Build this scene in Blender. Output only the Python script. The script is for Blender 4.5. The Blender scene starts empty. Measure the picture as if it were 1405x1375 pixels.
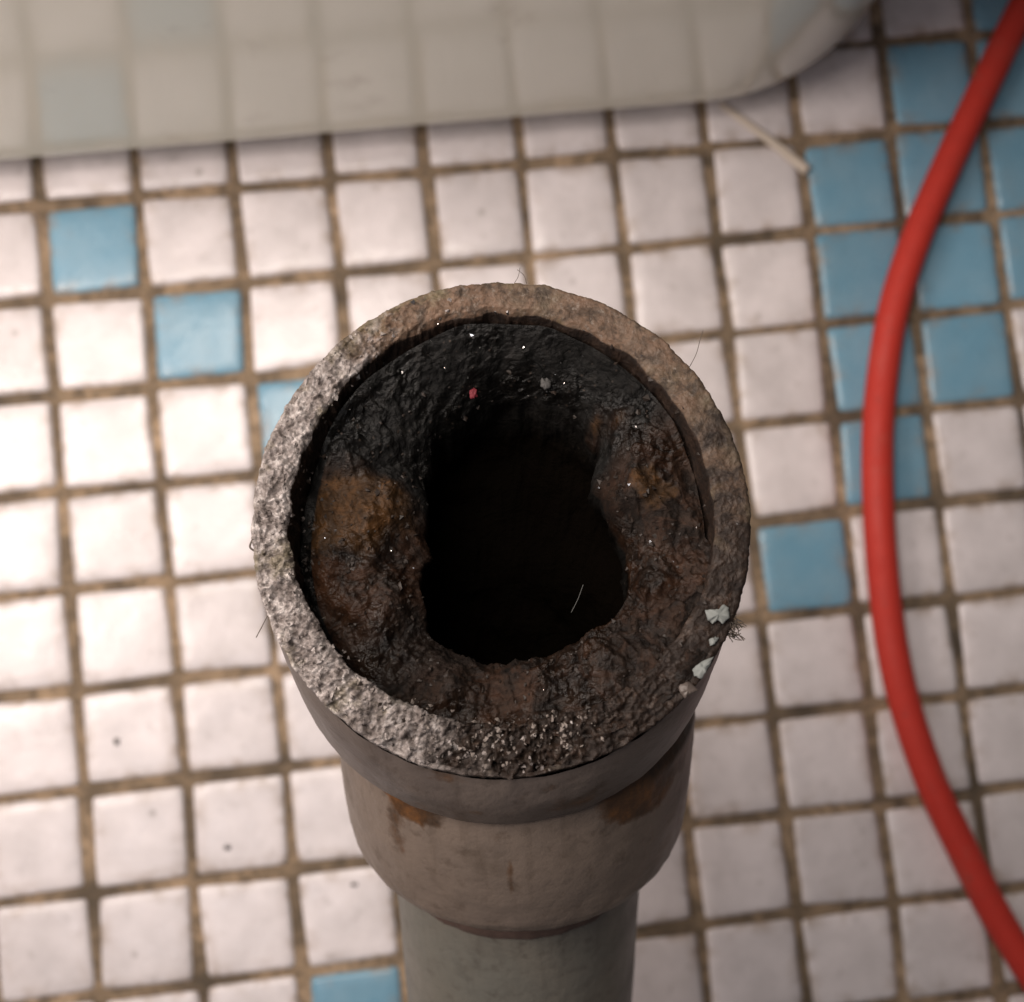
import bpy, bmesh, math, random
import numpy as np
from mathutils import Vector, Matrix, noise

random.seed(7)
rng = np.random.default_rng(7)
scene = bpy.context.scene
MM = 0.001

# ------------------------------------------------------------------ camera
CAM = Vector((92.95, -98.12, 258.15)) * MM
RIGHT = Vector((0.99408, -0.10176, 0.03808))
UP = Vector((0.09897, 0.99268, 0.06917))
BACK = Vector((-0.04484, -0.06499, 0.99688))
cam_data = bpy.data.cameras.new("camera")
cam = bpy.data.objects.new("camera", cam_data)
scene.collection.objects.link(cam)
cam.matrix_world = Matrix(((RIGHT.x, UP.x, BACK.x, CAM.x),
                           (RIGHT.y, UP.y, BACK.y, CAM.y),
                           (RIGHT.z, UP.z, BACK.z, CAM.z),
                           (0, 0, 0, 1)))
cam_data.sensor_fit = 'HORIZONTAL'
cam_data.sensor_width = 36.0
cam_data.lens = 1500.0 / 1405.0 * 36.0
cam_data.clip_start = 0.005
cam_data.clip_end = 20.0
cam_data.dof.use_dof = True
cam_data.dof.focus_distance = 0.113
cam_data.dof.aperture_fstop = 25.0
scene.camera = cam

# ------------------------------------------------------------------ light
world = bpy.data.worlds.new("World")
scene.world = world
world.use_nodes = True
bg = world.node_tree.nodes["Background"]
bg.inputs[0].default_value = (1.0, 0.90, 0.90, 1)
bg.inputs[1].default_value = 0.06


def area_lamp(name, loc, target, size, watts, colour):
    ld = bpy.data.lights.new(name, 'AREA')
    ld.shape = 'DISK'
    ld.size = size * MM
    ld.energy = watts
    ld.color = colour
    o = bpy.data.objects.new(name, ld)
    scene.collection.objects.link(o)
    o.location = Vector(loc) * MM
    d = (Vector(target) - Vector(loc))
    o.rotation_euler = d.to_track_quat('-Z', 'Y').to_euler()
    return o


key = area_lamp("work_lamp", (-150, -55, 285), (20, -55, 0), 170, 0.365, (1.0, 0.87, 0.79))
key.data.spread = math.radians(120)
area_lamp("upper_fill", (10, 42, 430), (125, 5, 0), 180, 0.94, (1.0, 0.90, 0.81))  # added unseen fill light, brightens the upper part of the floor
area_lamp("room_lamp", (-134, -271, 600), (60, -100, 0), 150, 0.22, (0.92, 0.92, 1.0))

scene.view_settings.view_transform = 'Standard'
scene.view_settings.look = 'None'
scene.view_settings.gamma = 1.0
scene.view_settings.exposure = 0.25

# ------------------------------------------------------------------ helpers


def link(o, parent=None):
    scene.collection.objects.link(o)
    if parent is not None:
        o.parent = parent
    return o


def tag(o, label=None, cat=None, group=None, kind=None):
    if label: o["label"] = label
    if cat: o["category"] = cat
    if group: o["group"] = group
    if kind: o["kind"] = kind
    return o


def mesh_obj(name, verts, faces, mat, parent=None, smooth=True, attrs=None):
    me = bpy.data.meshes.new(name)
    me.from_pydata([tuple(v) for v in verts], [], [tuple(f) for f in faces])
    me.materials.append(mat)
    if smooth:
        me.polygons.foreach_set("use_smooth", [True] * len(me.polygons))
    if attrs:
        for k, vals in attrs.items():
            a = me.attributes.new(k, 'FLOAT', 'POINT')
            a.data.foreach_set("value", np.asarray(vals, dtype=np.float32).ravel())
    me.update()
    o = bpy.data.objects.new(name, me)
    return link(o, parent)


def grid_faces(n_ring, n_seg, closed=True, flip=False):
    F = []
    m = n_seg if closed else n_seg - 1
    for i in range(n_ring - 1):
        for j in range(m):
            a = i * n_seg + j
            b = i * n_seg + (j + 1) % n_seg
            c = (i + 1) * n_seg + (j + 1) % n_seg
            d = (i + 1) * n_seg + j
            F.append((a, d, c, b) if flip else (a, b, c, d))
    return F


class NB:
    """small node-building helper"""
    def __init__(self, name):
        self.m = bpy.data.materials.new(name)
        self.m.use_nodes = True
        self.nt = self.m.node_tree
        self.b = self.nt.nodes["Principled BSDF"]
        self.co = self.nt.nodes.new("ShaderNodeTexCoord").outputs["Object"]

    def n(self, t, **kw):
        x = self.nt.nodes.new(t)
        for k, v in kw.items():
            setattr(x, k, v)
        return x

    def l(self, a, b):
        self.nt.links.new(a, b)

    def noise(self, scale, detail=5, rough=0.55, dist=0.0, co=None):
        x = self.n("ShaderNodeTexNoise")
        x.inputs["Scale"].default_value = scale
        x.inputs["Detail"].default_value = detail
        x.inputs["Roughness"].default_value = rough
        x.inputs["Distortion"].default_value = dist
        self.l(co or self.co, x.inputs["Vector"])
        return x.outputs["Fac"]

    def voro(self, scale, feature='F1', co=None):
        x = self.n("ShaderNodeTexVoronoi", feature=feature)
        x.inputs["Scale"].default_value = scale
        self.l(co or self.co, x.inputs["Vector"])
        return x.outputs["Distance"]

    def ramp(self, fac, stops):
        x = self.n("ShaderNodeValToRGB")
        el = x.color_ramp.elements
        while len(el) < len(stops):
            el.new(0.5)
        for e, (p, c) in zip(el, stops):
            e.position = p
            e.color = (c, c, c, 1) if isinstance(c, (int, float)) else (*c, 1)
        self.l(fac, x.inputs["Fac"])
        return x.outputs["Color"]

    def mix(self, fac, a, b, mode='MIX'):
        x = self.n("ShaderNodeMix", data_type='RGBA', blend_type=mode)
        for s, v in ((0, fac), (6, a), (7, b)):
            if isinstance(v, (int, float)):
                x.inputs[s].default_value = v
            elif isinstance(v, tuple):
                x.inputs[s].default_value = (*v, 1)
            else:
                self.l(v, x.inputs[s])
        return x.outputs[2]

    def math(self, op, a, b=0.0, clamp=False):
        x = self.n("ShaderNodeMath", operation=op, use_clamp=clamp)
        for s, v in ((0, a), (1, b)):
            if isinstance(v, (int, float)):
                x.inputs[s].default_value = v
            else:
                self.l(v, x.inputs[s])
        return x.outputs[0]

    def attr(self, name):
        return self.n("ShaderNodeAttribute", attribute_name=name).outputs["Fac"]

    def bump(self, h, dist, strength=1.0, prev=None):
        x = self.n("ShaderNodeBump")
        x.inputs["Distance"].default_value = dist
        x.inputs["Strength"].default_value = strength
        self.l(h, x.inputs["Height"])
        if prev is not None:
            self.l(prev, x.inputs["Normal"])
        return x.outputs[0]

    def set(self, **kw):
        for k, v in kw.items():
            s = self.b.inputs[k.replace("_", " ")]
            if isinstance(v, (int, float)):
                s.default_value = v
            elif isinstance(v, tuple):
                s.default_value = (*v, 1)
            else:
                self.l(v, s)
        return self.m


def fr(p, octv=5, H=0.8):
    return noise.fractal(p, H, 2.1, octv, noise_basis='PERLIN_ORIGINAL')


# ------------------------------------------------------------------ materials
def mat_tile(name, colour, tint, grime):
    k = NB(name)
    info = k.n("ShaderNodeObjectInfo")
    off = k.n("ShaderNodeVectorMath", operation='ADD')
    k.l(k.co, off.inputs[0])
    k.l(info.outputs["Location"], off.inputs[1])
    P = off.outputs[0]
    n1 = k.noise(95, 4, 0.5, co=P)
    c = k.mix(k.ramp(n1, [(0.35, 0), (0.7, 1)]), colour, tint)
    val = k.n("ShaderNodeHueSaturation")
    k.l(c, val.inputs["Color"])
    k.l(k.math('ADD', k.math('MULTIPLY', info.outputs["Random"], 0.16), 0.88), val.inputs["Value"])
    # scuffs, dirt blots and small dark dots
    n2 = k.noise(230, 3, 0.6, co=P)
    c2 = k.mix(k.math('MULTIPLY', k.ramp(n2, [(0.60, 0), (0.78, 1)]), 0.35), val.outputs[0], grime)
    v = k.voro(62, co=P)
    c3 = k.mix(k.math('MULTIPLY', k.ramp(v, [(0.035, 1), (0.075, 0)]), 0.55), c2, grime)
    # dirt creeping in from the joint, own shape
    e = k.math('MULTIPLY', k.attr("edge"), k.ramp(k.noise(160, 4, 0.6, co=P), [(0.48, 0), (0.66, 1)]))
    c4 = k.mix(k.math('MULTIPLY', e, 0.7), c3, (0.30, 0.215, 0.145))
    b1 = k.bump(k.noise(70, 3, 0.5, co=P), 0.0012, 0.38)
    b2 = k.bump(k.noise(420, 4, 0.6, co=P), 0.0002, 0.5, b1)
    r = k.math('ADD', k.math('MULTIPLY', k.noise(120, 4, co=P), 0.30), 0.14)
    return k.set(Base_Color=c4, Roughness=r, Normal=b2, Specular_IOR_Level=0.5)


M_WHITE = mat_tile("white_glazed_tile", (0.765, 0.71, 0.72), (0.62, 0.575, 0.58), (0.22, 0.19, 0.17))
M_BLUE = mat_tile("blue_glazed_tile", (0.165, 0.34, 0.465), (0.215, 0.375, 0.485), (0.15, 0.23, 0.28))


def mat_grout():
    k = NB("stained_grout")
    a = k.noise(45, 5, 0.6)
    b = k.noise(420, 6, 0.7)
    c = k.ramp(a, [(0.32, (0.075, 0.057, 0.04)), (0.46, (0.20, 0.145, 0.095)), (0.57, (0.33, 0.235, 0.15)), (0.70, (0.48, 0.345, 0.235))])
    c = k.mix(k.ramp(b, [(0.42, 0.55), (0.54, 0)]), c, (0.07, 0.055, 0.04))
    c = k.mix(k.ramp(k.noise(130, 5, 0.6), [(0.55, 0), (0.66, 0.7)]), c, (0.06, 0.046, 0.034))
    return k.set(Base_Color=c, Roughness=0.92, Normal=k.bump(b, 0.0006, 0.9))


M_GROUT = mat_grout()


def mat_plinth():
    k = NB("pale_glazed_ceramic")
    a = k.noise(14, 4)
    c = k.mix(a, (0.84, 0.835, 0.73), (0.79, 0.785, 0.70))
    c = k.mix(k.ramp(k.noise(60, 4, 0.6), [(0.62, 0), (0.75, 0.35)]), c, (0.42, 0.37, 0.31))
    return k.set(Base_Color=c, Roughness=0.14, Specular_IOR_Level=0.68,
                 Normal=k.bump(k.noise(28, 2), 0.0010, 0.25))


M_PLINTH = mat_plinth()


def mat_cable():
    k = NB("red_rubber")
    n1 = k.noise(300, 4)
    c = k.mix(n1, (0.54, 0.038, 0.024), (0.43, 0.030, 0.020))
    c = k.mix(k.ramp(k.noise(75, 6, 0.7), [(0.55, 0), (0.75, 0.35)]), c, (0.42, 0.16, 0.12))
    c = k.mix(k.ramp(k.noise(520, 5, 0.7), [(0.62, 0), (0.70, 0.6)]), c, (0.20, 0.05, 0.04))
    return k.set(Base_Color=c, Roughness=k.ramp(k.noise(110, 4), [(0.3, 0.5), (0.7, 0.75)]), Specular_IOR_Level=0.35, Normal=k.bump(k.noise(900, 3), 0.0002, 0.3))


M_CABLE = mat_cable()


def mat_cut():
    """sawn metal end: attribute 'grey' = bright torn lead grey, else brown oxide"""
    k = NB("sawn_corroded_metal")
    g = k.attr("grey")
    dk = k.attr("dark")
    n1 = k.noise(650, 5, 0.7, 0.4)
    n2 = k.noise(230, 6, 0.65, 0.8)
    grey = k.ramp(n1, [(0.30, (0.05, 0.040, 0.036)), (0.40, (0.17, 0.143, 0.132)), (0.53, (0.31, 0.272, 0.258)), (0.70, (0.56, 0.515, 0.495))])
    brown = k.ramp(n2, [(0.25, (0.05, 0.034, 0.024)), (0.40, (0.12, 0.078, 0.053)), (0.50, (0.215, 0.135, 0.09)), (0.60, (0.17, 0.122, 0.09)), (0.75, (0.145, 0.13, 0.105))])
    hueN = k.noise(75, 4, 0.6)
    brown = k.mix(k.ramp(hueN, [(0.50, 0), (0.60, 0.75)]), brown, k.ramp(n1, [(0.3, (0.05, 0.042, 0.03)), (0.55, (0.15, 0.12, 0.075)), (0.75, (0.26, 0.23, 0.18))]))
    brown = k.mix(k.ramp(hueN, [(0.36, 0.6), (0.46, 0)]), brown, k.ramp(n1, [(0.3, (0.06, 0.034, 0.022)), (0.6, (0.24, 0.125, 0.075)), (0.75, (0.32, 0.20, 0.14))]))
    brown = k.mix(k.ramp(n1, [(0.36, 0.85), (0.50, 0)]), brown, (0.055, 0.04, 0.03))
    brown = k.mix(k.ramp(k.noise(1500, 5, 0.7), [(0.56, 0), (0.68, 0.6)]), brown, (0.36, 0.30, 0.25))
    m = k.math('ADD', g, k.math('MULTIPLY', k.math('SUBTRACT', n2, 0.5), 1.6), True)
    brown = k.mix(0.30, brown, (0.03, 0.022, 0.018))
    c = k.mix(k.ramp(m, [(0.35, 0), (0.65, 1)]), brown, grey)
    ol = k.mix(k.math('MULTIPLY', k.ramp(k.noise(170, 5, 0.6), [(0.55, 0), (0.68, 1)]), 0.6), c, (0.19, 0.16, 0.085))
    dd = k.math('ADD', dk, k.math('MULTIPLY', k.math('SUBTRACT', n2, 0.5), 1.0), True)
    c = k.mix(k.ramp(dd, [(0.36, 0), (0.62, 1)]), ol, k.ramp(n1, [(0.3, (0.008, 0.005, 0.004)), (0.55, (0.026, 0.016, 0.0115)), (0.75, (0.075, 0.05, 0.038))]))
    r = k.ramp(n1, [(0.3, 0.8), (0.55, 0.5), (0.75, 0.33)])
    b1 = k.bump(n2, 0.0005, 0.6)
    b2 = k.bump(n1, 0.0004, 0.8, b1)
    return k.set(Base_Color=c, Roughness=r, Normal=b2, Specular_IOR_Level=0.3, Metallic=k.math('MULTIPLY', k.math('MULTIPLY', g, 0.45), k.math('SUBTRACT', 1.0, dk, True)))


M_CUT = mat_cut()


def mat_crust():
    k = NB("rust_crust")
    o = k.attr("orange")
    s = k.attr("soot_shade")
    n1 = k.noise(480, 5, 0.7, 0.5)
    n2 = k.noise(190, 6, 0.65, 1.0)
    base = k.ramp(n1, [(0.28, (0.003, 0.0018, 0.0013)), (0.46, (0.011, 0.0062, 0.0041)), (0.60, (0.024, 0.0142, 0.0096)), (0.78, (0.065, 0.042, 0.031))])
    red = k.mix(k.ramp(n2, [(0.45, 0), (0.7, 0.7)]), base, (0.085, 0.038, 0.020))
    rust = k.ramp(n1, [(0.25, (0.012, 0.006, 0.0028)), (0.5, (0.048, 0.023, 0.008)), (0.75, (0.14, 0.064, 0.022))])
    m = k.math('ADD', o, k.math('MULTIPLY', k.math('SUBTRACT', n2, 0.5), 1.2), True)
    c = k.mix(k.ramp(m, [(0.35, 0), (0.75, 1)]), red, rust)
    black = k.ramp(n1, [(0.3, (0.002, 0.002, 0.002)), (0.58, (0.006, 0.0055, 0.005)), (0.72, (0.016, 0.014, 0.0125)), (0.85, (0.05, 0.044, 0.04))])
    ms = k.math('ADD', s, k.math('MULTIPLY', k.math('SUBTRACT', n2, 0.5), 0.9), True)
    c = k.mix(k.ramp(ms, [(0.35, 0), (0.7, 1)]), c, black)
    dp = k.attr('bore_shade')
    r = k.ramp(k.noise(130, 4, 0.6), [(0.40, 0.8), (0.52, 0.5), (0.64, 0.22)])
    vs = k.voro(1100)
    c = k.mix(k.math('MULTIPLY', k.ramp(vs, [(0.10, 1), (0.2, 0)]), k.ramp(n2, [(0.5, 0), (0.62, 0.8)])), c, (0.10, 0.075, 0.06))  # pale specks painted in as tiny glints
    c = k.mix(0.2, c, (0.003, 0.002, 0.0015))
    c = k.mix(dp, c, (0.0030, 0.0022, 0.0016))  # bore shade painted in: colour falls to near black with depth
    b1 = k.bump(n2, 0.0010, 0.7)
    b2 = k.bump(n1, 0.0006, 0.8, b1)
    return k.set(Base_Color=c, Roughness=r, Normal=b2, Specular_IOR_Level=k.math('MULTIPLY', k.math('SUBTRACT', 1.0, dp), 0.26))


M_CRUST = mat_crust()


def mat_body(name, ca, cb, stain):
    k = NB(name)
    n2 = k.noise(60, 5, 0.6, 0.6)
    n1 = k.noise(500, 6, 0.65)
    st = k.attr("rust")
    c = k.mix(k.ramp(n2, [(0.3, 0), (0.7, 1)]), ca, cb)
    c = k.mix(k.ramp(n1, [(0.30, 0.55), (0.46, 0)]), c, stain)
    c = k.mix(k.math('MULTIPLY', k.ramp(k.noise(150, 5, 0.6), [(0.55, 0), (0.72, 1)]), 0.5), c, stain)
    ru = k.ramp(k.noise(260, 5, 0.7), [(0.3, (0.022, 0.014, 0.009)), (0.52, (0.07, 0.034, 0.015)), (0.66, (0.14, 0.06, 0.02)), (0.8, (0.22, 0.095, 0.03))])
    ms = k.math('ADD', k.math('ADD', st, k.math('MULTIPLY', k.math('SUBTRACT', n2, 0.5), 0.6)), k.math('MULTIPLY', k.math('SUBTRACT', k.noise(210, 6, 0.7), 0.5), 1.3), True)
    c = k.mix(k.ramp(ms, [(0.30, 0), (0.50, 0.7), (0.7, 1)]), c, ru)
    # long drips and scratches down the length
    mp = k.n('ShaderNodeMapping')
    mp.inputs['Scale'].default_value = (1.0, 0.12, 0.12)
    k.l(k.co, mp.inputs['Vector'])
    c = k.mix(k.ramp(k.noise(420, 5, 0.65, co=mp.outputs[0]), [(0.56, 0), (0.74, 0.4)]), c, stain)
    b1 = k.bump(n2, 0.0008, 0.35)
    return k.set(Base_Color=c, Roughness=k.ramp(n2, [(0.3, 0.34), (0.7, 0.52)]), Normal=k.bump(n1, 0.0003, 0.5, b1))


M_SLEEVE = mat_body("grey_brown_metal_side", (0.095, 0.077, 0.071), (0.14, 0.111, 0.094), (0.05, 0.036, 0.028))
M_COLLAR = mat_body("dirty_beige_paint", (0.178, 0.137, 0.110), (0.128, 0.100, 0.083), (0.07, 0.050, 0.036))
M_PIPE = mat_body("dirty_grey_green_paint", (0.165, 0.15, 0.125), (0.125, 0.122, 0.106), (0.065, 0.055, 0.045))


def mat_plain(name, col, rough=0.6, metal=0.0, var=0.3, scale=900):
    k = NB(name)
    c = k.mix(k.noise(scale, 4), tuple(x * (1 - var) for x in col), tuple(min(1, x * (1 + var)) for x in col))
    return k.set(Base_Color=c, Roughness=rough, Metallic=metal)


M_RING = mat_plain("red_brown_sealant", (0.085, 0.052, 0.041), 0.75)
M_FILING = mat_plain("bright_metal_filings", (0.85, 0.82, 0.80), 0.22, 1.0, 0.1)
M_GRIT = mat_plain("pale_mineral_grit", (0.22, 0.185, 0.165), 0.7)
M_FLAKE = mat_plain("pale_blue_grey_paint", (0.215, 0.228, 0.22), 0.75, 0.0, 0.35)
M_HAIR = mat_plain("dark_hair", (0.10, 0.08, 0.065), 0.6)
M_FIBRE = mat_plain("pale_fibre", (0.085, 0.085, 0.08), 0.6)
M_RED = mat_plain("red_fibre", (0.16, 0.015, 0.025), 0.7)
M_STRIP = mat_plain("off_white_plastic", (0.66, 0.57, 0.48), 0.45, 0.0, 0.06, 60)
M_DARK = mat_plain("dark_grit", (0.05, 0.042, 0.038), 0.8)

# ------------------------------------------------------------------ floor
PITCH = 23.0
HALF = 10.25
GZ = -0.85        # grout surface below the tile faces (mm)


def build_floor():
    x0, x1, y0, y1 = -150.0, 330.0, -330.0, 110.0
    nx, ny = 330, 300
    V = []
    for j in range(ny):
        for i in range(nx):
            x = x0 + (x1 - x0) * i / (nx - 1)
            y = y0 + (y1 - y0) * j / (ny - 1)
            z = GZ + 0.28 * fr(Vector((x * 0.09, y * 0.09, 3.0)), 4)
            V.append((x * MM, y * MM, min(z, -0.35) * MM))
    F = grid_faces(ny, nx, closed=False)
    o = mesh_obj("floor", V, F, M_GROUT)
    tag(o, "white and blue glazed mosaic floor with stained brown grout joints", None, None, "structure")
    return o


floor = build_floor()


def tile_mesh(name, seed, mat):
    r = random.Random(seed)
    N = 9
    jit = [[(r.uniform(-.45, .45), r.uniform(-.45, .45)) for _ in range(2)] for _ in range(2)]
    V, F, edge = [], [], []
    ox, oy = r.uniform(0, 99), r.uniform(0, 99)
    for j in range(N):
        for i in range(N):
            # denser near the rim so the pillowed edge is round
            def dens(k):
                t = k / (N - 1) * 2 - 1
                return math.copysign(1 - (1 - abs(t)) ** 1.6, t)
            u, v = dens(i), dens(j)
            # rounded corners
            cu, cv = u, v
            m = max(abs(u), abs(v))
            if m > 0:
                pw = 30
                k_ = m / ((abs(u) ** pw + abs(v) ** pw) ** (1 / pw))
                cu, cv = u * k_, v * k_
            a, b = (u + 1) / 2, (v + 1) / 2
            jx = (jit[0][0][0] * (1 - a) + jit[0][1][0] * a) * (1 - b) + (jit[1][0][0] * (1 - a) + jit[1][1][0] * a) * b
            jy = (jit[0][0][1] * (1 - a) + jit[0][1][1] * a) * (1 - b) + (jit[1][0][1] * (1 - a) + jit[1][1][1] * a) * b
            wob = 0.10 * noise.noise(Vector((u * 2.5 + ox, v * 2.5 + oy, 0)))
            x = cu * (HALF + wob) + jx
            y = cv * (HALF + wob) + jy
            z = -0.42 * m ** 16 - 0.07 * (u * u + v * v) + 0.10 * noise.noise(Vector((u * 1.3 + oy, v * 1.3 + ox, 5)))
            V.append((x * MM, y * MM, z * MM))
            edge.append(max(0.0, (m - 0.55) / 0.45) ** 2)
    F = grid_faces(N, N, closed=False)
    # skirt down into the bed
    ringi = [i for i in range(N)] + [j * N + N - 1 for j in range(1, N)] + \
            [(N - 1) * N + i for i in range(N - 2, -1, -1)] + [j * N for j in range(N - 2, 0, -1)]
    b0 = len(V)
    for i in ringi:
        V.append((V[i][0] * 1.01, V[i][1] * 1.01, -3.0 * MM))
        edge.append(1.0)
    L = len(ringi)
    for i in range(L):
        F.append((ringi[i], b0 + i, b0 + (i + 1) % L, ringi[(i + 1) % L]))
    me = bpy.data.meshes.new(name)
    me.from_pydata(V, [], F)
    me.materials.append(mat)
    me.polygons.foreach_set("use_smooth", [True] * len(me.polygons))
    at = me.attributes.new("edge", 'FLOAT', 'POINT')
    at.data.foreach_set("value", edge)
    me.update()
    return me


white_meshes = [tile_mesh("tile", 100 + s, M_WHITE) for s in range(10)]
blue_meshes = [tile_mesh("tile", 300 + s, M_BLUE) for s in range(6)]
BLUE = {(0, 0), (1, 1), (2, 2), (2, 8), (8, 0), (9, 0), (10, 0), (9, -1), (10, -1), (10, -2), (8, 1), (9, 1),
        (10, 1), (8, 2), (9, 2), (8, 3), (7, 4), (11, -1), (11, 0), (3, 3), (4, 2), (1, 9), (11, 7)}
for j in range(-3, 11):
    for i in range(-4, 13):
        if j < -1 and i < 8:
            continue                       # under the plinth, never seen
        r = random.Random(i * 131 + j * 17)
        blue = (i, j) in BLUE
        me = r.choice(blue_meshes if blue else white_meshes)
        t = bpy.data.objects.new("tile", me)
        link(t, floor)
        t.location = Vector(((i + 0.5) * PITCH + r.uniform(-.3, .3), -(j + 0.5) * PITCH + r.uniform(-.3, .3), r.uniform(-.12, .05))) * MM
        t.rotation_euler = (r.uniform(-.008, .008), r.uniform(-.008, .008), r.choice((0, 1, 2, 3)) * math.pi / 2 + r.uniform(-.012, .012))


# ------------------------------------------------------------------ glazed plinth at the back
def build_plinth():
    # footprint: straight front, rounded corner, side running back
    cx, cy, rad = 158.5, 60.5, 54.0
    path = []
    for k in range(40):
        x = -170 + (cx + 170) * k / 40
        path.append((x, cy - rad, 0.0, -1.0))
    for k in range(33):
        a = -math.pi / 2 + (math.pi / 2) * k / 32
        path.append((cx + rad * math.cos(a), cy + rad * math.sin(a), math.cos(a), math.sin(a)))
    for k in range(1, 14):
        path.append((cx + rad, cy + 12 * k, 1.0, 0.0))
    # vertical profile (inset, height): recessed foot, rounded lower edge, upright face, rounded top edge
    Z0 = 9.0
    prof = [(24.0, 0.3), (24.0, 4.0), (23.0, Z0), (8.0, Z0 + 0.2), (3.4, Z0 + 0.3)]
    for k in range(1, 9):
        a = math.pi / 2 * k / 8
        prof.append((3.4 * (1 - math.sin(a)), Z0 + 0.3 + 3.4 * (1 - math.cos(a))))
    for k in range(1, 31):
        prof.append((0.004 * k, Z0 + 3.7 + k * 4.1))
    top_in, top_h = prof[-1]
    for k in range(1, 9):
        a = math.pi / 2 * k / 8
        prof.append((top_in + 8 * (1 - math.cos(a)), top_h + 8 * math.sin(a)))
    V, F = [], []
    n = len(path)
    for (ins, h) in prof:
        for (x, y, nx, ny) in path:
            V.append(((x - nx * ins) * MM, (y - ny * ins) * MM, h * MM))
    F = grid_faces(len(prof), n, closed=False)
    # back corner closes the solid: top lid and left / back walls
    top0 = (len(prof) - 1) * n
    hb = len(V)
    zt = prof[-1][1]
    V += [(-170 * MM, 212 * MM, 0.35 * MM), (-170 * MM, 212 * MM, zt * MM)]
    F.append(tuple(top0 + i for i in range(n)) + (hb + 1,))
    F.append(tuple([i * n for i in range(len(prof) - 1, -1, -1)]) + (hb, hb + 1))
    F.append(tuple([i * n + n - 1 for i in range(len(prof))]) + (hb + 1, hb))
    o = mesh_obj("glazed_plinth", V, F, M_PLINTH)
    me = o.data
    for p in me.polygons:
        if len(p.vertices) > 4:
            p.use_smooth = False
    tag(o, "pale glossy plinth with rounded corner standing on the tiles, mirroring them", "plinth")
    return o


build_plinth()


# ------------------------------------------------------------------ sweeps
def catmull(P, per=14):
    P = [Vector(p) for p in P]
    Q = [P[0] * 2 - P[1]] + P + [P[-1] * 2 - P[-2]]
    out = []
    for i in range(1, len(Q) - 2):
        for s in range(per):
            t = s / per
            a, b, c, d = Q[i - 1], Q[i], Q[i + 1], Q[i + 2]
            out.append(0.5 * ((2 * b) + (c - a) * t + (2 * a - 5 * b + 4 * c - d) * t * t + (3 * b - a - 3 * c + d) * t ** 3))
    out.append(P[-1])
    return out


def tube(name, pts, rad, mat, parent=None, seg=16, taper=None):
    V = []
    n = len(pts)
    for i, p in enumerate(pts):
        d = (pts[min(i + 1, n - 1)] - pts[max(i - 1, 0)]).normalized()
        ref = Vector((0, 0, 1)) if abs(d.z) < 0.9 else Vector((1, 0, 0))
        a = d.cross(ref).normalized()
        b = a.cross(d).normalized()
        r = rad * (taper(i / (n - 1)) if taper else 1)
        for j in range(seg):
            t = 2 * math.pi * j / seg
            V.append((p + (a * math.cos(t) + b * math.sin(t)) * r) * MM)
    F = grid_faces(n, seg)
    F.append(tuple(range(seg - 1, -1, -1)))
    F.append(tuple((n - 1) * seg + j for j in range(seg)))
    return mesh_obj(name, V, F, mat, parent)


CZ = 3.95
cable_xy = [(262, 58), (250.2, 39.4), (239.9, 24.4), (229.5, 8.1), (217.9, -10.5), (207.5, -28.5), (199.7, -45.7), (194.3, -64.7),
            (191.4, -81.9), (189.7, -102.6), (189.5, -123.2), (191.3, -140.4), (195.2, -157.7), (200.2, -172.5),
            (205.3, -186.4), (211.7, -200.3), (218.9, -213.5), (229, -229), (243, -246)]
cable = tube("red_cable", catmull([(x, y, CZ) for x, y in cable_xy]), 3.65, M_CABLE, seg=24)
tag(cable, "thick red rubber cable curving across the floor tiles", "cable")


def strip():
    P = [(165.0, 10.2, 0.9), (171, 4.9, 0.8), (178, -1.6, 0.8), (184.6, -8.2, 0.6)]
    pts = catmull(P, 8)
    V = []
    n = len(pts)
    for i, p in enumerate(pts):
        d = (pts[min(i + 1, n - 1)] - pts[max(i - 1, 0)]).normalized()
        s = Vector((-d.y, d.x, 0)).normalized()
        w = 0.75 + 0.65 * i / (n - 1)
        for (a, h) in ((-1, 0), (-0.75, 0.16), (0, 0.24), (0.75, 0.16), (1, 0), (0, -0.15)):
            V.append((p + s * a * w + Vector((0, 0, h))) * MM)
    F = grid_faces(n, 6)
    F.append((5, 4, 3, 2, 1, 0))
    F.append(tuple((n - 1) * 6 + j for j in range(6)))
    o = mesh_obj("plastic_sliver", V, F, M_STRIP)
    tag(o, "thin off-white sliver lying on the tiles by the plinth's rounded corner", "sliver")


strip()


def lump(r, seed, sub=2, squash=(1, 1, 1)):
    bm = bmesh.new()
    bmesh.ops.create_icosphere(bm, subdivisions=sub, radius=1)
    off = Vector((seed * 3.7, seed * 1.3, 0))
    V = []
    for v in bm.verts:
        k = 1 + 0.5 * noise.noise(v.co * 1.6 + off)
        V.append(Vector((v.co.x * squash[0], v.co.y * squash[1], v.co.z * squash[2])) * (k * r))
    F = [[v.index for v in f.verts] for f in bm.faces]
    bm.free()
    return V, F


for (x, y, r, lab) in [(8.3, -127.4, 0.8, "small dark grit speck on a white tile, farthest left of the three"),
                       (31.4, -154.0, 0.85, "small dark grit speck on a white tile, middle of the three"),
                       (59.3, -165.5, 0.9, "small dark grit speck near a grout joint beside the pipe"),
                       ]:
    V, F = lump(r * random.uniform(0.75, 1.1), x, 3, (random.uniform(0.6, 1.3), random.uniform(0.6, 1.3), 0.3))
    o = mesh_obj("grit_speck", [(v * MM) for v in V], F, M_DARK)
    o.location = Vector((x, y, 0.45)) * MM
    tag(o, lab, "grit", "dark grit specks on the tiles")

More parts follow.
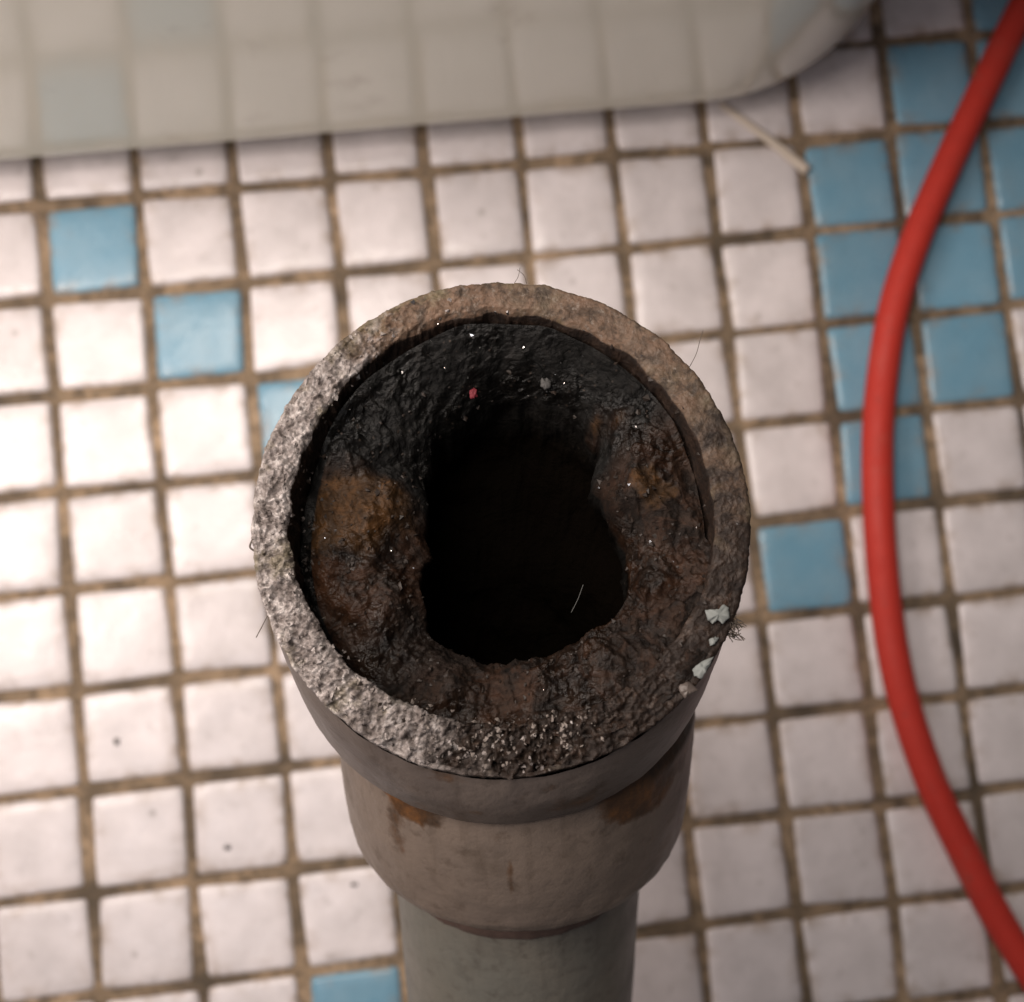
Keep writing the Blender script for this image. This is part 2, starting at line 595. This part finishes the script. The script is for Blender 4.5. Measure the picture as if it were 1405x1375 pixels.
# ------------------------------------------------------------------ the pipe
pipe = bpy.data.objects.new("corroded_pipe", None)
link(pipe)
PIPE_BASE = Vector((86.3, -296.5, 0.0))
pipe.location = PIPE_BASE * MM
tag(pipe, "sawn-off corroded metal pipe with rust-clogged open end and painted collar", "pipe")

C_RIM = Vector((96.62, -92.75, 148.70))
C_SLV = Vector((96.25, -103.3, 127.9))
AX = (C_RIM - C_SLV).normalized()            # up along the sleeve
tilt = math.radians(9)
N_RIM = (BACK * math.cos(tilt) + UP * math.sin(tilt)).normalized()
E1 = (RIGHT - N_RIM * RIGHT.dot(N_RIM)).normalized()
E2 = N_RIM.cross(E1)


def frame(nrm):
    e1 = (RIGHT - nrm * RIGHT.dot(nrm)).normalized()
    return e1, nrm.cross(e1)


def loc(p):
    """world mm -> pipe local metres"""
    return (p - PIPE_BASE) * MM


def smooth(a, b, x):
    t = min(1, max(0, (x - a) / (b - a)))
    return t * t * (3 - 2 * t)


def angint(table, th):
    """cyclic smooth interpolation, table of (deg, value)"""
    d = math.degrees(th) % 360
    T = table + [(table[0][0] + 360, table[0][1])]
    for (a, va), (b, vb) in zip(T[:-1], T[1:]):
        if a <= d <= b:
            t = (d - a) / (b - a)
            t = t * t * (3 - 2 * t)
            return va + (vb - va) * t
    return table[0][1]


NSEG = 1000


def facet(p, f):
    """tilted flat chips: one random plane per voronoi cell"""
    q = p * f
    c = noise.voronoi(q)[1][0]
    h = noise.cell_vector(c * 7.31 + Vector((0.37, 0.11, 0.73)))
    return (q - c).dot((h - Vector((0.5, 0.5, 0.5))) * 2.2) + 0.5 * (h.x - 0.5)


R_OUT = 25.0
rim_in_tab = [(0, 21.4), (45, 21.6), (90, 21.9), (135, 21.5), (180, 21.4), (215, 20.8), (245, 20.2), (280, 20.0), (320, 20.8)]
rough_tab = [(0, 0.10), (45, 0.07), (80, 0.07), (105, 0.16), (135, 0.36), (180, 0.46), (225, 0.5), (255, 0.7), (275, 0.8), (295, 0.5), (330, 0.16)]
grey_tab = [(0, 0.35), (30, 0.10), (60, 0.12), (90, 0.08), (110, 0.25), (140, 0.65), (170, 0.95), (210, 1.0), (240, 1.0), (265, 0.62), (290, 0.35), (320, 0.1)]
dark_tab = [(0, 0.56), (20, 0.45), (45, 0.36), (75, 0.18), (95, 0.0), (180, 0.08), (225, 0.08), (248, 0.32), (262, 0.58), (285, 0.72), (315, 0.95), (345, 0.75)]


def build_cut_end():
    V, g, dk, F = [], [], [], []
    prof = []
    # outer skirt near the rim, lip, rim face, inner edge, bore wall
    for k in range(4):
        prof.append(('o', 2.4 - 0.6 * k))
    for k in range(5):
        prof.append(('b', k / 5))
    for k in range(27):
        prof.append(('f', k / 26))
    for k in range(1, 15):
        prof.append(('i', k * 0.75))
    for kind, t in prof:
        for j in range(NSEG):
            th = 2 * math.pi * j / NSEG
            ri = angint(rim_in_tab, th) + 0.35 * noise.noise(Vector((math.cos(th) * 9, math.sin(th) * 9, 1.0)))
            ro = R_OUT + 0.18 * noise.noise(Vector((math.cos(th) * 14, math.sin(th) * 14, 7.0)))
            A = angint(rough_tab, th)
            if kind == 'o':
                r, d = ro + 0.08, 0.45 + t
                a = 0.10
            elif kind == 'b':
                ang = t * math.pi / 2
                r, d = ro - 0.45 * (1 - math.cos(ang)) + 0.08 * (1 - t), 0.45 * (1 - math.sin(ang))
                a = 0.10 + (A - 0.10) * t
            elif kind == 'f':
                r, d = (ro - 0.45) + (ri - ro + 0.45) * t, 0.0
                d += 1.0 * smooth(0.86, 1.0, t) * 0.35
                # the torn left side slopes down to the outside
                d += 0.9 * (1 - t) ** 2 * min(1, A)
                a = A
            else:
                r, d = ri - 0.02 * t, 0.35 + t
                a = A * 0.5 + 0.15
            if kind == 'b':
                d += 0.9 * t * min(1, A)
            p = C_RIM + (E1 * math.cos(th) + E2 * math.sin(th)) * r - (AX if kind == 'i' else AX.lerp(N_RIM, 0.5)) * d
            q = p * 0.55
            f1 = fr(q, 5, 0.7)
            f2 = abs(noise.noise(p * 1.3 + Vector((5, 9, 2))))
            f3 = noise.noise(p * 2.6 + Vector((1, 7, 4)))
            q2 = p - C_RIM
            su, sv = q2.dot(E1) * 0.70 + q2.dot(E2) * 0.71, q2.dot(E1) * 0.71 - q2.dot(E2) * 0.70
            saw = noise.noise(Vector((su * 0.45, sv * 2.4, 3.0))) + 0.6 * noise.noise(Vector((su * 0.9, sv * 5.0, 8.0)))
            disp = a * (0.75 * f1 + 0.25 * (0.35 - f2) + 0.15 * f3 + 0.45 * saw + 0.7 * facet(p, 0.95) + 0.65 * facet(p, 2.1) + 0.3 * facet(p, 4.2))
            rad = (E1 * math.cos(th) + E2 * math.sin(th))
            if kind == 'f':
                p = p + N_RIM * disp + rad * (0.25 * a * f3)
            elif kind == 'i':
                p = p - rad * disp * 0.8
            elif kind == 'o':
                p = p + rad * disp
            else:
                p = p + (rad * 0.7 + N_RIM * 0.7) * disp
            V.append(loc(p))
            g.append(angint(grey_tab, th) * (0.5 if kind == 'i' else 1))
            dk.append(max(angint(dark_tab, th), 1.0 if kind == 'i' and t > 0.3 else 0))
    F = grid_faces(len(prof), NSEG, flip=False)
    return mesh_obj("cut_end", V, F, M_CUT, pipe, attrs={"grey": g, "dark": dk})


cut_end = build_cut_end()
tag(cut_end, "rough sawn metal rim, torn and grey on one side, brown on the other")


def build_rings(name, rings, mat, seg=220, amp=0.05, rust=None, cap_end=True):
    """loft circles: (centre, normal, radius)"""
    V, ru = [], []
    for (c, nrm, r) in rings:
        e1, e2 = frame(nrm.normalized())
        for j in range(seg):
            th = 2 * math.pi * j / seg
            d = e1 * math.cos(th) + e2 * math.sin(th)
            p = c + d * r
            p = p + d * (amp * fr(p * 0.35, 4))
            V.append(loc(p))
            ru.append(rust(p, th, r) if rust else 0.0)
    F = grid_faces(len(rings), seg)
    if cap_end:
        F.append(tuple((len(rings) - 1) * seg + j for j in range(seg)))
    return mesh_obj(name, V, F, mat, pipe, attrs={"rust": ru})


# sleeve side: from under the lip down to its lower edge, then turning in
sl = []
for k in range(22):
    t = k / 21
    c = C_RIM.lerp(C_SLV, 0.07 + 0.93 * t)
    nn = N_RIM.lerp(AX, min(1, t * 1.3)).normalized()
    r = 24.9 - 0.15 * t
    if t > 0.9:
        r -= 1.1 * ((t - 0.9) / 0.1) ** 2
    sl.append((c, nn, r))
for k in range(1, 6):
    sl.append((C_SLV - AX * 0.3 * min(k, 2), AX, 23.6 - k * 1.0))
sleeve = build_rings("sleeve", sl, M_SLEEVE, amp=0.10, cap_end=False,
                     rust=lambda p, th, r: (0.12 + 0.35 * max(0, fr(p * 0.16, 3))) if r > 23.5 else 0.9)

C_COL0 = Vector((96.73, -118.81, 117.54))
C_COL1 = Vector((95.94, -129.30, 110.80))
D_COL = (C_COL0 - C_COL1).normalized()
C_P0 = Vector((95.54, -140.85, 99.5))
C_P1 = Vector((94.7, -154.97, 90.51))
D_P = (C_P0 - C_P1).normalized()


def neck_rust(p, th, r):
    s = math.degrees(th) % 360
    return 0.75 if (s > 290 or s < 90) else 0.55


# neck of the elbow between sleeve and collar
nk = []
for k in range(14):
    t = k / 13
    c = (C_SLV + AX * 3).lerp(C_COL0 + D_COL * 8.8, t)
    nk.append((c, AX.lerp(D_COL, t).normalized(), 19.6 - 0.1 * t))
build_rings("neck", nk, M_COLLAR, amp=0.15, rust=neck_rust, cap_end=False)


def collar_rust(p, th, r):
    s = math.degrees(th) % 360
    along = (p - C_COL0).dot(-D_COL) + 5.5
    hh = (C_SLV - p).dot(AX) + 1.6 * fr(p * 0.22, 4)
    wide = angint([(0, 9.0), (210, 3.4), (240, 3.2), (300, 4.5), (325, 8.0)], th)
    top = 1 - smooth(wide * 0.55, wide, hh)
    # rust creeping from the joint, heavier on the right shoulder and left of centre
    side = angint([(0, 1.0), (195, 0.6), (215, 0.95), (238, 0.85), (256, 0.2), (275, 0.0), (290, 0.1), (306, 0.95), (330, 1.1)], th)
    drip = 0.55 * math.exp(-((s - 232) / 5) ** 2) * (1 - smooth(3, 13, along)) + 0.45 * math.exp(-((s - 268) / 1.2) ** 2) * smooth(2, 5, along) * (1 - smooth(8, 12, along))
    return min(1.2, 1.25 * top * side + drip)


col = []
for (al, r) in [(-9.4, 19.4), (-9.2, 20.4), (-8.6, 21.3), (-7.7, 21.9), (-4, 22.1), (2, 22.15), (6, 22.15), (8.6, 22.0), (10.4, 21.9),
                (11.5, 21.6), (12.4, 21.0), (13.1, 20.1), (13.6, 19.1), (13.9, 18.0), (14.0, 17.0)]:
    c = C_COL0 - D_COL * al
    # drift of the axis towards the pipe
    line = C_COL0.lerp(C_P0, max(0, al) / (C_COL0 - C_P0).length)
    if al > 0:
        c = c.lerp(line, 0.8)
    col.append((c, D_COL.lerp(D_P, max(0, al) / 18).normalized(), r))
# densify
col2 = []
for a, b in zip(col[:-1], col[1:]):
    for s in range(4):
        t = s / 4
        col2.append((a[0].lerp(b[0], t), a[1].lerp(b[1], t).normalized(), a[2] + (b[2] - a[2]) * t))
col2.append(col[-1])
collar = build_rings("collar", col2, M_COLLAR, amp=0.12, rust=collar_rust, cap_end=False)
tag(collar, "dirty beige painted collar with rust stains along its upper joint")

C_JOIN = col[-1][0]
D_J = (C_JOIN - (C_P1 - D_P * 0)).normalized()
rg = []
for k in range(9):
    a = math.pi * k / 8
    rg.append((C_JOIN - D_P * (0.2 + 5.0 * k / 8), D_P, 16.75 + 0.8 * abs(math.sin(a)) ** 0.6))
build_rings("sealing_ring", rg, M_RING, amp=0.25, cap_end=False)

pp = []
END = PIPE_BASE + Vector((0, 0, -4))
for k in range(60):
    t = k / 59
    pp.append(((C_JOIN + D_P * 1.5).lerp(END, t), (C_JOIN - END).normalized(), 16.9))
build_rings("pipe_body", pp, M_PIPE, amp=0.10,
            rust=lambda p, th, r: 0.25 * (1 - smooth(2, 6, (C_JOIN - p).dot(D_P))))

# -------------------------------------------------- rust crust inside the bore
hole_tab = [(0, 13.2), (15, 12.2), (39, 12.8), (50, 16.4), (63, 17.8), (90, 17.9), (114, 15.4), (131, 12.4), (147, 9.4), (180, 8.0), (205, 9.5), (228, 11.2), (270, 11.2), (300, 12.6), (329, 14.4), (345, 14.0)]
shelf_tab = [(0, 3.2), (25, 3.2), (42, 4.6), (60, 5.4), (90, 5.8), (115, 6.0), (140, 5.6), (160, 5.0), (180, 4.8), (225, 5.4), (262, 4.4), (290, 2.6), (320, 1.0), (340, 1.5)]
outr_tab = [(0, 21.0), (40, 21.2), (180, 21.2), (255, 20.6), (280, 21.6), (300, 23.6), (320, 24.3), (345, 24.0), (355, 22.2)]
outd_tab = [(0, 3.5), (12, 4.2), (40, 2.2), (90, 1.2), (140, 2.5), (165, 6.0), (200, 7.0), (235, 6.5), (262, 3.0), (285, 0.5), (300, 0.2), (340, 0.0), (352, 1.6)]


BULGES = [(-15.5, 2.8, 3.6, 1.7), (-11.0, 5.0, 2.4, 1.0), (13.0, 4.4, 2.6, 2.2), (16.0, 2.0, 2.6, 1.2), (13.5, -4.5, 3.4, 1.0), (9.5, 14.0, 1.6, 1.3), (5.0, -15.0, 3.2, 1.0),
          (-5.5, -15.5, 2.6, 0.9), (-12.5, 13.5, 2.4, 1.2), (-4.0, 19.0, 2.2, 1.0), (4.5, 19.2, 1.8, 0.9), (-16.5, -6.0, 2.6, 0.9), (17.0, 9.5, 1.8, 1.0)]


def build_crust():
    S = 720
    rows = [('s', k / 62) for k in range(63)] + [('w', k / 30) for k in range(1, 31)]
    V, orr, so, bore_shade = [], [], [], []
    spots = [(-17.0, 4.0, 2.8, 1.1), (-13.5, 4.6, 3.2, 0.8), (-18.6, 1.5, 2.6, 1.1), (-10.5, 4.0, 2.2, .5), (-14.5, 0.5, 2.8, .75), (14.9, 5.6, 1.5, 1.4), (15.8, 4.0, 1.3, 1.1),
             (17.6, 4.6, 0.9, 1.0), (9.8, 13.2, 1.2, .8), (12.4, 12.4, 1.1, .6), (10.5, -6.5, 1.3, .6), (-7, -15.0, 1.8, .35), (15, 0.5, 2.5, .35), (12, -8, 3, .2)]
    for kind, t in rows:
        for j in range(S):
            th = 2 * math.pi * j / S
            cs, sn = math.cos(th), math.sin(th)
            rh = angint(hole_tab, th) + 0.45 * noise.noise(Vector((cs * 3.1, sn * 3.1, 4.0))) + 0.35 * noise.noise(Vector((cs * 8, sn * 8, 2.0)))
            ds = angint(shelf_tab, th)
            ro = angint(outr_tab, th)
            do = angint(outd_tab, th)
            if kind == 's':
                r = ro + (rh - ro) * t
                up = smooth(0.0, 0.22, t)
                topw = angint([(0, 0), (50, 0.7), (90, 1.0), (120, 0.9), (150, 0.15), (170, 0), (350, 0)], th)
                dflat = do + (ds - do) * up
                dslope = do + (ds - do) * t
                d = dflat * (1 - topw) + dslope * topw
                d += 3.2 * max(0, (t - 0.40) / 0.60) ** 2.2
                amp = 0.85 * smooth(0, 0.1, t) + 0.15
                radamp = 0.15
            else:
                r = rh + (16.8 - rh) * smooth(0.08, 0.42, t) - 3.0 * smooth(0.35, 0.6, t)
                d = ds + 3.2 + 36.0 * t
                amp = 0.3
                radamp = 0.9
            p = C_RIM + (E1 * cs + E2 * sn) * r - AX * min(d, 17.0) - D_COL * max(0.0, d - 17.0)
            lump_ = fr(p * 0.30 + Vector((3, 1, 8)), 5, 0.75)
            rid = 0.4 - abs(noise.noise(p * 0.75))
            fine = noise.noise(p * 2.2)
            cell = noise.cell(p * 0.0)
            big = noise.noise(p * 0.16 + Vector((7, 2, 5)))
            bulge = 0.0
            if kind == 's':
                x0_, y0_ = r * cs, r * sn
                for (bx, by, br, bh) in BULGES:
                    bq = ((x0_ - bx) ** 2 + (y0_ - by) ** 2) / (br * br)
                    if bq < 6:
                        bulge += bh * math.exp(-bq)
            dd = bulge + amp * (1.5 * big + 0.9 * lump_ + 0.25 * rid + 0.08 * fine + 0.35 * facet(p, 0.5) + 0.14 * facet(p, 1.3))
            p = p + AX * dd - (E1 * cs + E2 * sn) * radamp * (0.8 * lump_ + 0.5 * rid)
            V.append(loc(p))
            x, y = r * cs, r * sn
            o = 0.0
            for (sx, sy, sr, w) in spots:
                q = ((x - sx) ** 2 + (y - sy) ** 2) / (sr * sr)
                if q < 9:
                    o += w * math.exp(-q)
            orr.append(min(1, o) if kind == 's' else 0)
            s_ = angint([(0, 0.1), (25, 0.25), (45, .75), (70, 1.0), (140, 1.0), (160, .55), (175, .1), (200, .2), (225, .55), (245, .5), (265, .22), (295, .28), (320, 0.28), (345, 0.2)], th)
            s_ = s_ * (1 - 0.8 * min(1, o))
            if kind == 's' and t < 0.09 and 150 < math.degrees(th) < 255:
                s_ = 1.0  # left crevice blackened too, standing in for its shade
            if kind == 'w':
                s_ = max(s_, 0.9 * min(1, t * 12))  # shade of the bore put into the wall colour below the hole edge
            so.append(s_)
            bore_shade.append(0.25 + 0.75 * min(1.0, t * 5) if kind == 'w' else 0.25 * max(0, (t - 0.7) / 0.3))
    F = grid_faces(len(rows), S)
    n0 = (len(rows) - 1) * S
    F.append(tuple(n0 + j for j in range(S)))
    return mesh_obj("rust_crust", V, F, M_CRUST, pipe, attrs={"orange": orr, "soot_shade": so, "bore_shade": bore_shade})


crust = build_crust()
tag(crust, "dark brown rust crust narrowing the bore to a ragged black hole")

# surface lookups so that loose bits lie on the metal
dg = bpy.context.evaluated_depsgraph_get()
from mathutils.bvhtree import BVHTree


def bvh_of(obs):
    V, F = [], []
    for o in obs:
        n0 = len(V)
        V += [v.co.copy() for v in o.data.vertices]
        F += [[n0 + i for i in p.vertices] for p in o.data.polygons if len(p.vertices) == 4]
    return BVHTree.FromPolygons(V, F)


BV = bvh_of([cut_end, crust])


def drop(x, y):
    """rim-plane mm -> point on the metal below it (local metres) and its normal"""
    o = loc(C_RIM + E1 * x + E2 * y + N_RIM * 12)
    h = BV.ray_cast(o, -N_RIM)
    if h[0] is None:
        return None, None
    nrm = h[1] if h[1].dot(N_RIM) > 0 else -h[1]
    return h[0], nrm


def shard_cloud(name, spec, mat, size, flat, label=None):
    V, F = [], []
    for (x, y, s) in spec:
        p, nrm = drop(x, y)
        if p is None or (loc(C_RIM) - p).dot(N_RIM) > 0.0085:
            continue
        a = Vector((random.gauss(0, 1), random.gauss(0, 1), random.gauss(0, 1))).normalized()
        zax = (nrm * flat + a * (1 - flat)).normalized()
        xax = zax.cross(Vector((random.random(), random.random(), random.random()))).normalized()
        yax = zax.cross(xax)
        m = random.randint(4, 6)
        b0 = len(V)
        sc = s * size * MM
        el = random.uniform(0.5, 1.6)
        for k in range(m):
            t = 2 * math.pi * k / m + random.uniform(-.3, .3)
            rr = random.uniform(0.6, 1.1)
            V.append(p + (xax * math.cos(t) * el + yax * math.sin(t)) * rr * sc - nrm * sc * 0.25)
        V.append(p + zax * sc * random.uniform(0.25, 0.9) + xax * sc * random.uniform(-.4, .4))
        V.append(p - zax * sc * 0.5)
        for k in range(m):
            F.append((b0 + k, b0 + (k + 1) % m, b0 + m))
            F.append((b0 + (k + 1) % m, b0 + k, b0 + m + 1))
    o = mesh_obj(name, V, F, mat, pipe, smooth=False, attrs={"grey": [0.9] * len(V), "dark": [0.1] * len(V)} if mat is M_CUT else None)
    tag(o, label, None, None, "stuff")
    return o


def polar(r, deg):
    return r * math.cos(math.radians(deg)), r * math.sin(math.radians(deg))


# torn burrs on the left and near side of the rim
spec = []
for _ in range(420):
    a = random.choice((random.gauss(200, 32), random.gauss(228, 24), random.uniform(120, 285)))
    x, y = polar(random.uniform(20.8, 24.9), a)
    spec.append((x, y, random.uniform(0.35, 1.0)))
shard_cloud("burr", spec, M_CUT, 0.42, 0.75, "torn grey metal burrs on the rim")
# pale mineral lumps along the near rim
spec = []
for _ in range(150):
    a = random.choice((random.gauss(268, 7), random.gauss(285, 5), random.gauss(252, 8)))
    x, y = polar(random.uniform(19.5, 24.2), a)
    spec.append((x, y, random.uniform(0.3, 1.0)))
shard_cloud("mineral_grit", spec, M_GRIT, 0.42, 0.5, "pale crumbs along the near rim")
# rust crumbs through the bore
spec = []
for _ in range(800):
    ang_ = random.uniform(0, 360)
    if 45 < ang_ < 150 and random.random() < 0.75:
        continue
    x, y = polar(random.uniform(9, 22), ang_)
    spec.append((x, y, random.uniform(0.3, 1.0) ** 1.5))
shard_cloud("rust_crumb", spec, mat_plain("rust_crumbs", (0.022, 0.014, 0.010), 0.6, 0, 0.7, 300), 0.5, 0.3, "loose rust crumbs in the bore")
# bright filings: scattered specks
spec = []
for _ in range(150):
    x, y = polar(random.uniform(9, 23), random.choice((random.uniform(60, 160), random.uniform(0, 360))))
    spec.append((x, y, 0.3 + 0.7 * random.random() ** 2))
for (u, v, s) in [(485, 522, 2.0), (562, 415, 2.2), (697, 429, 2.4), (680, 428, 1.4), (956, 625, 2.2), (868, 672, 2.0), (830, 668, 1.3), (1012, 733, 1.4),
                  (898, 750, 1.2), (660, 1005, 1.6), (530, 985, 1.8), (605, 488, 1.3), (520, 495, 1.6), (545, 510, 1.3), (645, 460, 1.5), (720, 470, 1.2), (452, 735, 1.3), (488, 778, 1.0)]:
    spec.append(((u - 688) / 13.7, (727 - v) / 13.7, s))
shard_cloud("metal_filing", spec, M_FILING, 0.2, 0.35, "bright metal filings")


# paint flakes still stuck to the lip
def flake(name, pts, h, mat, label):
    dense = []
    for a_, b_ in zip(pts, pts[1:] + pts[:1]):
        for s_ in range(4):
            t_ = s_ / 4
            dense.append((a_[0] + (b_[0] - a_[0]) * t_ + random.uniform(-.06, .06), a_[1] + (b_[1] - a_[1]) * t_ + random.uniform(-.06, .06)))
    pts = dense
    mx_, my_ = sum(p[0] for p in pts) / len(pts), sum(p[1] for p in pts) / len(pts)
    pts = [(mx_ + (p[0] - mx_) * 0.88, my_ + (p[1] - my_) * 0.88) for p in pts]
    n = len(pts)
    cx = sum(p[0] for p in pts) / n
    cy = sum(p[1] for p in pts) / n
    P0, nn = drop(cx, cy)
    if P0 is None:
        P0 = loc(C_RIM + E1 * cx + E2 * cy - N_RIM * 0.6)
    nn = N_RIM
    V, F = [], []
    rings = [(1.0, 0.0), (1.0, 0.5), (0.85, 0.8), (0.45, 1.0)]
    for (k, z) in rings:
        for (x, y) in pts:
            w = E1 * ((x - cx) * k) + E2 * ((y - cy) * k)
            V.append(P0 + (w + nn * (z * h + 0.3 * noise.noise(Vector((x * 2.2, y * 2.2, k))))) * MM)
    V.append(P0 + nn * h * MM)
    F = grid_faces(len(rings), n)
    for j in range(n):
        F.append(((len(rings) - 1) * n + j, (len(rings) - 1) * n + (j + 1) % n, len(V) - 1))
    F.append(tuple(range(n - 1, -1, -1)))
    o = mesh_obj(name, V, F, mat, pipe)
    if label:
        tag(o, label)
    return o


def uv(L):
    return [((u - 688) / 13.7, (727 - v) / 13.7) for u, v in L][::-1]


flake("paint_flake", uv([(961, 850), (975, 849), (983, 848), (990, 841), (997, 846), (998, 862), (988, 872), (980, 866), (972, 871), (965, 866)]), 0.5, M_FLAKE, "pale bluish paint flake on the rim")
flake("paint_flake", uv([(968, 890), (977, 886), (983, 888), (976, 897), (969, 900)]), 0.5, M_FLAKE, None)
flake("paint_flake", uv([(943, 930), (958, 918), (976, 911), (970, 925), (957, 945), (946, 940)]), 0.6, M_FLAKE, None)
flake("paint_flake", uv([(745, 505), (754, 504), (761, 511), (760, 521), (751, 525), (743, 519)]), 0.4,
      mat_plain("grey_scab", (0.07, 0.067, 0.065), 0.8), "grey scab on the dark bore wall")
flake("metal_tongue", uv([(924, 948), (940, 944), (956, 958), (945, 962), (935, 971), (926, 962)]), 0.5, M_SLEEVE, "thin metal tongue torn outward from the lip")


# ------------------------------------------------------------------ hairs and fibres
def strand(name, pts, r, mat, label, cat="fibre"):
    """points in rim-plane mm: x, y, height over the rim plane"""
    P = [C_RIM + E1 * x + E2 * y + N_RIM * z for x, y, z in pts]
    o = tube(name, catmull(P, 8), r, mat, seg=6)
    tag(o, label, cat)
    return o


strand("hair", [(19.2, 15.7, -1.2), (20.0, 17.2, -0.2), (20.4, 18.7, 0.3), (20.7, 19.6, 0.4)], 0.035, M_HAIR, "fine curved hair standing off the rim's upper right edge", "hair")
strand("hair", [(1.3, 24.9, -0.3), (1.7, 25.5, 0.0), (1.9, 26.4, 0.2)], 0.03, M_HAIR, "short hair sticking up from the top of the rim", "hair")
strand("hair", [(2.6, 24.8, -0.3), (2.3, 25.6, 0.1), (1.6, 26.2, 0.2)], 0.03, M_HAIR, "tiny bent hair beside the one on top of the rim", "hair")
strand("hair", [(-22.9, -8.6, -1.0), (-23.8, -10.4, -1.2), (-24.4, -11.7, -1.0)], 0.05, M_HAIR, "short dark hair hanging off the rim's left edge", "hair")
strand("hair", [(-24.6, -3.2, -0.6), (-25.2, -2.7, -0.4), (-24.9, -1.9, -0.2)], 0.10, M_HAIR, "dark curled thread on the rim's far left edge", "hair")
strand("fibre", [(-4.9, 19.0, -2.5), (-4.2, 17.4, -3.4), (-3.6, 15.8, -4.4)], 0.10, M_FIBRE, "grey straight fibre across the dark upper bore wall")
strand("fibre", [(8.4, -6.2, -4.0), (7.9, -7.6, -4.6), (7.2, -9.0, -5.2)], 0.04, M_FIBRE, "thin pale fibre crossing the black hole's lower right")
strand("fibre", [(-2.6, 20.2, -1.6), (-2.4, 19.3, -2.2), (-2.3, 18.6, -2.6)], 0.13, M_FIBRE, "short pale thread just under the rim's top edge")
V, F = lump(0.5, 11, 3, (0.8, 1.2, 0.5))
p, nn = drop(-3.1, 14.6)
o = mesh_obj("red_speck", [v * MM for v in V], F, M_RED)
o.location = p + PIPE_BASE * MM + N_RIM * 0.9 * MM
tag(o, "tiny crimson fibre speck on the dark upper bore wall", "speck")


def lint(cx, cy, n, label):
    V, F = [], []
    for k in range(n):
        a = random.uniform(-1.2, 0.5)
        L = random.uniform(0.3, 1.25)
        p0 = Vector((cx + random.uniform(-.7, .7), cy + random.uniform(-1.1, 1.1), -0.8 + random.uniform(-.5, .3)))
        p1 = p0 + Vector((math.cos(a) * L * .6, math.sin(a) * L * .6, random.uniform(-.2, .5)))
        p2 = p1 + Vector((math.cos(a + random.uniform(-1, 1)) * L * .5, math.sin(a + random.uniform(-1, 1)) * L * .5, random.uniform(-.4, .4)))
        pts = catmull([C_RIM + E1 * q.x + E2 * q.y + N_RIM * q.z for q in (p0, p1, p2)], 3)
        for i, q in enumerate(pts):
            for s in range(3):
                t = 2 * math.pi * s / 3
                V.append((q + (E1 * math.cos(t) + E2 * math.sin(t)) * 0.05) * MM)
        b0 = len(V) - 3 * len(pts)
        F += [tuple(b0 + i for i in f) for f in grid_faces(len(pts), 3)]
    o = mesh_obj("lint_tuft", V, F, M_HAIR)
    tag(o, label, "lint")


lint(22.7, -10.4, 80, "dark fuzzy lint tuft on the rim's lower right edge by the pale flake")
